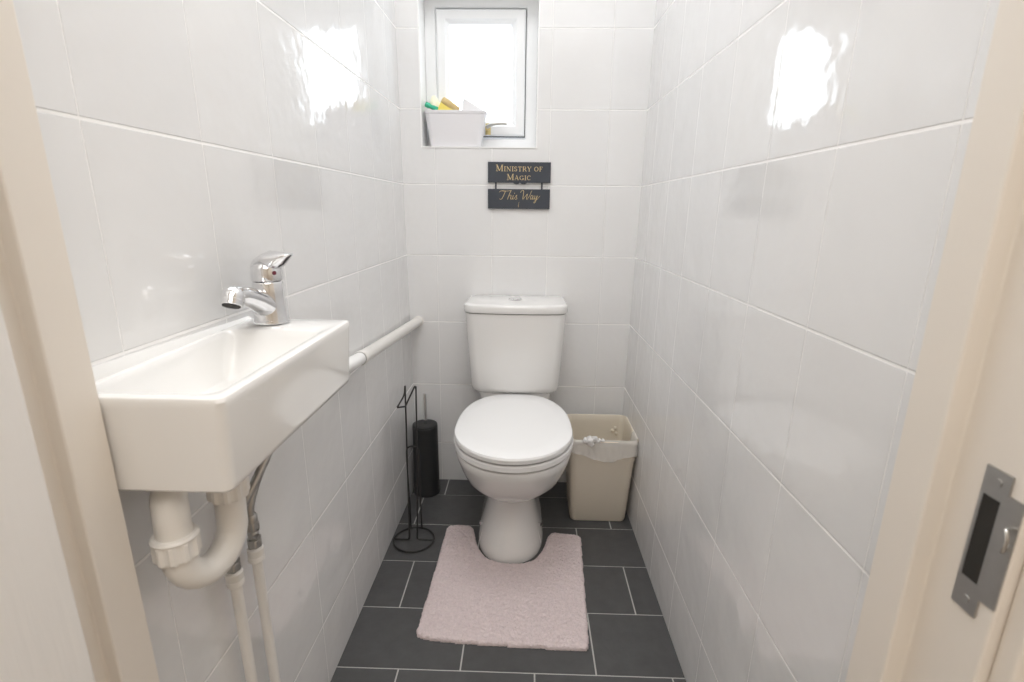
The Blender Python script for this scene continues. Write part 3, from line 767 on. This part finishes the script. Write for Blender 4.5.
# serif capitals drawn as strokes: (x0,z0,x1,z1,width) in units of cap height
TH, TN = 0.155, 0.07
def arc(cx, cz, rx, rz, a0, a1, n=12, w=None):
    o = []
    for k in range(n):
        t0, t1 = math.radians(a0 + (a1 - a0) * k / n), math.radians(a0 + (a1 - a0) * (k + 1) / n)
        p, q = (cx + rx * math.cos(t0), cz + rz * math.sin(t0)), (cx + rx * math.cos(t1), cz + rz * math.sin(t1))
        tm = (t0 + t1) / 2; ww = w if w else TN + (TH - TN) * abs(math.cos(tm)) ** 1.5
        o.append((p[0], p[1], q[0], q[1], ww))
    return o
SF = 0.055
def serif(x, z, w=0.30): return (x - w / 2, z, x + w / 2, z, SF)
GL = {
 'M': (1.05, [(0.16, 0, 0.16, 1, TN), (0.16, 1, 0.52, 0.08, TH), (0.52, 0.08, 0.88, 1, TN), (0.89, 0, 0.89, 1, TH), serif(0.15, 0.03), serif(0.90, 0.03), serif(0.10, 0.97, 0.2), serif(0.94, 0.97, 0.2)]),
 'I': (0.42, [(0.21, 0, 0.21, 1, TH), serif(0.21, 0.03, 0.36), serif(0.21, 0.97, 0.36)]),
 'N': (0.92, [(0.16, 0, 0.16, 1, TN), (0.16, 0.98, 0.76, 0.03, TH), (0.76, 0, 0.76, 1, TN), serif(0.15, 0.03, 0.28), serif(0.12, 0.97, 0.24), serif(0.76, 0.97, 0.28)]),
 'S': (0.62, arc(0.30, 0.74, 0.20, 0.23, 20, 270) + arc(0.30, 0.27, 0.22, 0.24, 90, -170)),
 'T': (0.82, [(0.41, 0, 0.41, 1, TH), (0.06, 0.96, 0.76, 0.96, TN), (0.07, 0.96, 0.05, 0.76, TN), (0.75, 0.96, 0.77, 0.76, TN), serif(0.41, 0.03, 0.36)]),
 'R': (0.82, [(0.18, 0, 0.18, 1, TH), (0.18, 0.96, 0.42, 0.96, TN), (0.18, 0.50, 0.42, 0.50, TN), (0.40, 0.50, 0.72, 0.02, TH), serif(0.18, 0.03, 0.34), serif(0.12, 0.97, 0.2), (0.68, 0.03, 0.82, 0.03, SF)] + arc(0.42, 0.73, 0.21, 0.23, 90, -90)),
 'Y': (0.82, [(0.12, 0.97, 0.41, 0.46, TH), (0.72, 0.97, 0.41, 0.46, TN), (0.41, 0, 0.41, 0.48, TH), serif(0.41, 0.03, 0.34), serif(0.13, 0.97, 0.28), serif(0.70, 0.97, 0.26)]),
 'O': (0.90, arc(0.44, 0.5, 0.34, 0.45, 0, 360, 24)),
 'F': (0.68, [(0.18, 0, 0.18, 1, TH), (0.10, 0.96, 0.60, 0.96, TN), (0.18, 0.52, 0.46, 0.52, TN), (0.60, 0.97, 0.61, 0.76, TN), (0.46, 0.62, 0.46, 0.42, TN), serif(0.18, 0.03, 0.34)]),
 'A': (0.90, [(0.14, 0.02, 0.43, 1, TN), (0.43, 1, 0.74, 0.02, TH), (0.24, 0.36, 0.62, 0.36, TN), serif(0.14, 0.03, 0.26), serif(0.74, 0.03, 0.30)]),
 'G': (0.90, arc(0.45, 0.5, 0.35, 0.45, 40, 330, 20) + [(0.75, 0.06, 0.75, 0.40, TH), serif(0.73, 0.41, 0.30), (0.71, 0.78, 0.73, 0.96, TN)]),
 'C': (0.80, arc(0.44, 0.5, 0.34, 0.45, 42, 318, 20) + [(0.69, 0.76, 0.71, 0.96, TN)]),
}
def stroke(bm, x0, z0, x1, z1, w, y=-0.0095, t=0.0005):
    d_ = Vector((x1 - x0, 0, z1 - z0)); l = d_.length
    if l < 1e-7: return
    d_ /= l; nrm = Vector((-d_.z, 0, d_.x)) * w / 2; e = d_ * w * 0.12
    P = [Vector((x0, 0, z0)) - e - nrm, Vector((x1, 0, z1)) + e - nrm, Vector((x1, 0, z1)) + e + nrm, Vector((x0, 0, z0)) - e + nrm]
    a = [bm.verts.new((p.x, y - t, p.z)) for p in P]; b = [bm.verts.new((p.x, y + 0.0002, p.z)) for p in P]
    bm.faces.new(a); bm.faces.new(b[::-1])
    for i in range(4): bm.faces.new((a[i], b[i], b[(i + 1) % 4], a[(i + 1) % 4]))
def textline(words, xa, xb, zb, big, small):
    # words: list of (string, first letter big)
    seq = []; x = 0
    for wi, (s, fb) in enumerate(words):
        if wi: x += 0.42 * small
        for i, ch in enumerate(s):
            h = big if (i == 0 and fb) else small
            seq.append((ch, x, h)); x += (GL[ch][0] + 0.07) * h
    k = (xb - xa) / x; bm = B()
    for ch, px, h in seq:
        for (a0, b0, a1, b1, w) in GL[ch][1]:
            stroke(bm, xa + (px + a0 * h) * k, zb + b0 * h, xa + (px + a1 * h) * k, zb + b1 * h, w * h * 0.95)
    return bm
part('lettering', textline([('MINISTRY', True), ('OF', False)], 0.3175, 0.4835, 1.2095, 0.0215, 0.0160), 'gold', up_, smooth=False)
part('lettering', textline([('MAGIC', True)], 0.3565, 0.4425, 1.1800, 0.0205, 0.0155), 'gold', up_, smooth=False)
# script line
SCR = [  # polylines in a 1 x 1 field (x along, z up from baseline), sheared for the slant
 [(0.00, 0.78), (0.04, 0.92), (0.16, 0.90), (0.27, 0.96)], [(0.145, 0.90), (0.12, 0.55), (0.085, 0.12), (0.05, 0.0), (0.02, 0.06)],      # T
 [(0.285, 1.0), (0.25, 0.60), (0.215, 0.0)], [(0.225, 0.22), (0.265, 0.46), (0.295, 0.42), (0.285, 0.10), (0.305, 0.02), (0.335, 0.16)],      # h
 [(0.345, 0.44), (0.335, 0.10), (0.352, 0.02), (0.385, 0.18)], [(0.362, 0.62), (0.380, 0.72)],                                       # i
 [(0.385, 0.18), (0.425, 0.48), (0.425, 0.30), (0.440, 0.10), (0.415, 0.0), (0.390, 0.06)],                                            # s
 [(0.510, 0.76), (0.535, 0.95), (0.580, 0.96), (0.585, 0.55), (0.585, 0.02), (0.630, 0.30), (0.680, 0.62), (0.672, 0.25), (0.685, 0.02), (0.735, 0.40), (0.775, 0.96)],  # W
 [(0.815, 0.40), (0.785, 0.46), (0.760, 0.20), (0.775, 0.02), (0.805, 0.18), (0.822, 0.42), (0.815, 0.08), (0.835, 0.04), (0.860, 0.22)],       # a
 [(0.865, 0.44), (0.862, 0.12), (0.885, 0.06), (0.920, 0.44), (0.905, 0.0), (0.880, -0.32), (0.855, -0.34), (0.870, -0.16), (0.930, 0.06), (0.985, 0.40)],  # y
]
bm = B()
for pl in SCR:
    P = catmull([(0.3275 + x * 0.148 , 0, 1.1140 + z * 0.0315) for x, z in pl], 5)
    for a, b in zip(P[:-1], P[1:]):
        sl = 0.10
        dx, dz = b.x - a.x, b.z - a.z
        w = 0.0019 if dz < 0 else 0.0013
        stroke(bm, a.x + sl * (a.z - 1.114), a.z, b.x + sl * (b.z - 1.114), b.z, w)
part('lettering', bm, 'gold', lo_, smooth=False)
bm = B(); stroke(bm, 0.4005, 1.1050, 0.3985, 1.0955, 0.0010); stroke(bm, 0.3985, 1.0955, 0.3985, 1.0875, 0.0016)
part('wand_mark', bm, 'gold', lo_, smooth=False)

# ------------------------------------------------------------------ TUB ON THE SILL AND WHAT IS IN IT
SZ = WZ0 + 0.0042
def tubr(z, g=0.0):
    k = (z - SZ) / 0.119
    return (0.0835 - 0.0185 * k + g, 0.2615 + 0.0205 * k - g, 0.012 - 0.008 * k + g, 0.076 + 0.007 * k - g)
bm = B()
R = []
for z, gg, r in ((SZ, 0.004, 0.016), (SZ + 0.003, 0.0005, 0.018), (SZ + 0.02, 0, 0.02), (SZ + 0.108, 0, 0.022), (SZ + 0.110, -0.0022, 0.023), (SZ + 0.118, -0.0022, 0.023), (SZ + 0.1195, 0.0, 0.022), (SZ + 0.118, 0.0022, 0.021), (SZ + 0.02, 0.0026, 0.018), (SZ + 0.005, 0.006, 0.015)):
    R.append(rrect(*tubr(z, gg), z, r))
loft(bm, R)
tub = new_obj('storage_tub', bm, 'tub')
tag(tub, 'white plastic storage tub on the window sill', 'tub')
yb_ = 0.045
# green-capped pale bottle leaning to the left
def inclined(bm, p0, p1, prof, seg=20):
    p0, p1 = Vector(p0), Vector(p1); a = (p1 - p0).normalized(); u = a.orthogonal().normalized(); v = a.cross(u); L_ = (p1 - p0).length
    loft(bm, [[p0 + a * (t * L_) + (u * math.cos(2 * PI * k / seg) + v * math.sin(2 * PI * k / seg)) * r for k in range(seg)] for t, r in prof])
bt = thing('spray_bottle', (0.11, yb_, SZ + 0.01), 'pale yellow bottle with a green collar leaning in the tub on the sill', 'bottle')
bm = B(); inclined(bm, (0.120, 0.050, SZ + 0.012), (0.094, 0.046, SZ + 0.172), [(0, 0.012), (0.02, 0.018), (0.70, 0.018), (0.84, 0.017), (0.93, 0.013), (1, 0.006)])
part('bottle_body', bm, 'pale_yellow', bt)
bm = B(); inclined(bm, (0.066, 0.038, SZ + 0.144), (0.112, 0.032, SZ + 0.123), [(0, 0.005), (0.04, 0.0085), (0.26, 0.0095), (0.34, 0.0075), (0.44, 0.0068), (0.56, 0.0075), (0.64, 0.0095), (0.93, 0.009), (1, 0.005)])
part('green_cap', bm, 'green', bt)
bm = B()
pts = [(0.106, 0.0), (0.172, 0.0), (0.165, 0.016), (0.150, 0.026), (0.134, 0.040), (0.124, 0.044), (0.118, 0.030)]
zz = SZ + 0.112
fr = [Vector((x, 0.026 + (i % 2) * 0.003, zz + z)) for i, (x, z) in enumerate(pts)]; bk_ = [Vector((x + 0.003, 0.040 + (i % 3) * 0.002, zz + z - 0.001)) for i, (x, z) in enumerate(pts)]
dn = [Vector((0.125 + (v.x - 0.13) * 0.8, v.y, v.z - 0.09)) for v in fr[:2]]
loft(bm, [fr, bk_])
box(bm, 0.112, 0.160, 0.028, 0.040, SZ + 0.01, zz + 0.004)
tag(new_obj('duster_cloth', bm, 'yellow', bevel=0.003), 'bright yellow cloth showing above the front rim of the sill tub', 'cloth')
bm = B(); inclined(bm, (0.126, 0.034, SZ + 0.158), (0.182, 0.040, SZ + 0.122), [(0, 0.008), (0.03, 0.0115), (0.5, 0.0135), (0.97, 0.0125), (1, 0.010)], 24)
tag(new_obj('scrubbing_sponge', bm, 'tan', autosmooth=60), 'tan rolled sponge resting across the contents of the sill tub', 'sponge')
bm = B()
P = [(0.191, SZ + 0.100), (0.199, SZ + 0.161), (0.206, SZ + 0.162), (0.271, SZ + 0.125), (0.273, SZ + 0.100)]
inner = []
fr = [Vector((x, 0.030, z)) for x, z in P]; bk_ = [Vector((x + 0.002, 0.060, z + 0.002)) for x, z in P]
loft(bm, [fr, bk_])
box(bm, 0.208, 0.244, 0.036, 0.054, SZ + 0.010, SZ + 0.104)
tag(new_obj('plastic_packet', bm, 'white_plastic', bevel=0.004), 'white plastic packet tilted up at the right end of the sill tub', 'packet')

# ------------------------------------------------------------------ LIGHT
w = bpy.data.worlds.new('world'); SC.world = w; w.use_nodes = True
nt = w.node_tree; bg = nt.nodes['Background']
bg.inputs['Color'].default_value = (0.93, 0.965, 1.0, 1); bg.inputs['Strength'].default_value = 3.6

def area(name, loc, rot, sx, sy, power, col):
    l = bpy.data.lights.new(name, 'AREA'); l.shape = 'RECTANGLE'; l.size = sx; l.size_y = sy; l.energy = power; l.color = col
    o = bpy.data.objects.new(name, l); COL.objects.link(o); o.location = loc; o.rotation_euler = rot; return o
p = area('window_portal', (0.257, WD + 0.07, 1.545), (-PI / 2, 0, 0), 0.36, 0.46, 1, (1, 1, 1)); p.data.cycles.is_portal = True
area('ceiling_fill', (0.41, -1.0, ZC - 0.03), (0, 0, 0), 0.62, 0.8, 7.6, (0.985, 0.99, 1.0))  # added fill under the ceiling, standing for light bounced off it
area('hall_fill', (0.45, -2.7, ZC - 0.03), (0, 0, 0), 1.8, 1.6, 24.0, (1.0, 0.975, 0.945))  # added unseen fill in the hall, lifts the surfaces facing the camera

# ------------------------------------------------------------------ CAMERA
f, pitch, roll, yaw = 518.4261, 0.2465, 0.0111, -0.0258
cp, sp_, cy, sy = math.cos(pitch), math.sin(pitch), math.cos(yaw), math.sin(yaw)
Fw = Vector((sy * cp, cy * cp, -sp_)); R0 = Vector((cy, -sy, 0)); U0 = R0.cross(Fw)
Rv = R0 * math.cos(roll) + U0 * math.sin(roll); Uv = U0 * math.cos(roll) - R0 * math.sin(roll)
cam = bpy.data.cameras.new('camera'); co = bpy.data.objects.new('camera', cam); COL.objects.link(co)
mw = Matrix(((Rv.x, Uv.x, -Fw.x, 0.4304), (Rv.y, Uv.y, -Fw.y, -1.9219), (Rv.z, Uv.z, -Fw.z, 1.0756), (0, 0, 0, 1)))
co.matrix_world = mw
cam.sensor_width = 36.0; cam.lens = 36.0 * f / 1024.0; cam.clip_start = 0.02
cam.dof.use_dof = True; cam.dof.focus_distance = 1.5; cam.dof.aperture_fstop = 6.3
SC.camera = co

SC.view_settings.view_transform = 'Standard'; SC.view_settings.look = 'None'
SC.view_settings.gamma = 1.0; SC.view_settings.exposure = 0.55; SC.view_settings.use_curve_mapping = False
SC.cycles.use_denoising = True
SC.cycles.max_bounces = 14; SC.cycles.diffuse_bounces = 8; SC.cycles.glossy_bounces = 6; SC.cycles.transparent_max_bounces = 12
SC.cycles.caustics_reflective = False; SC.cycles.caustics_refractive = False
SC.cycles.sample_clamp_indirect = 6.0
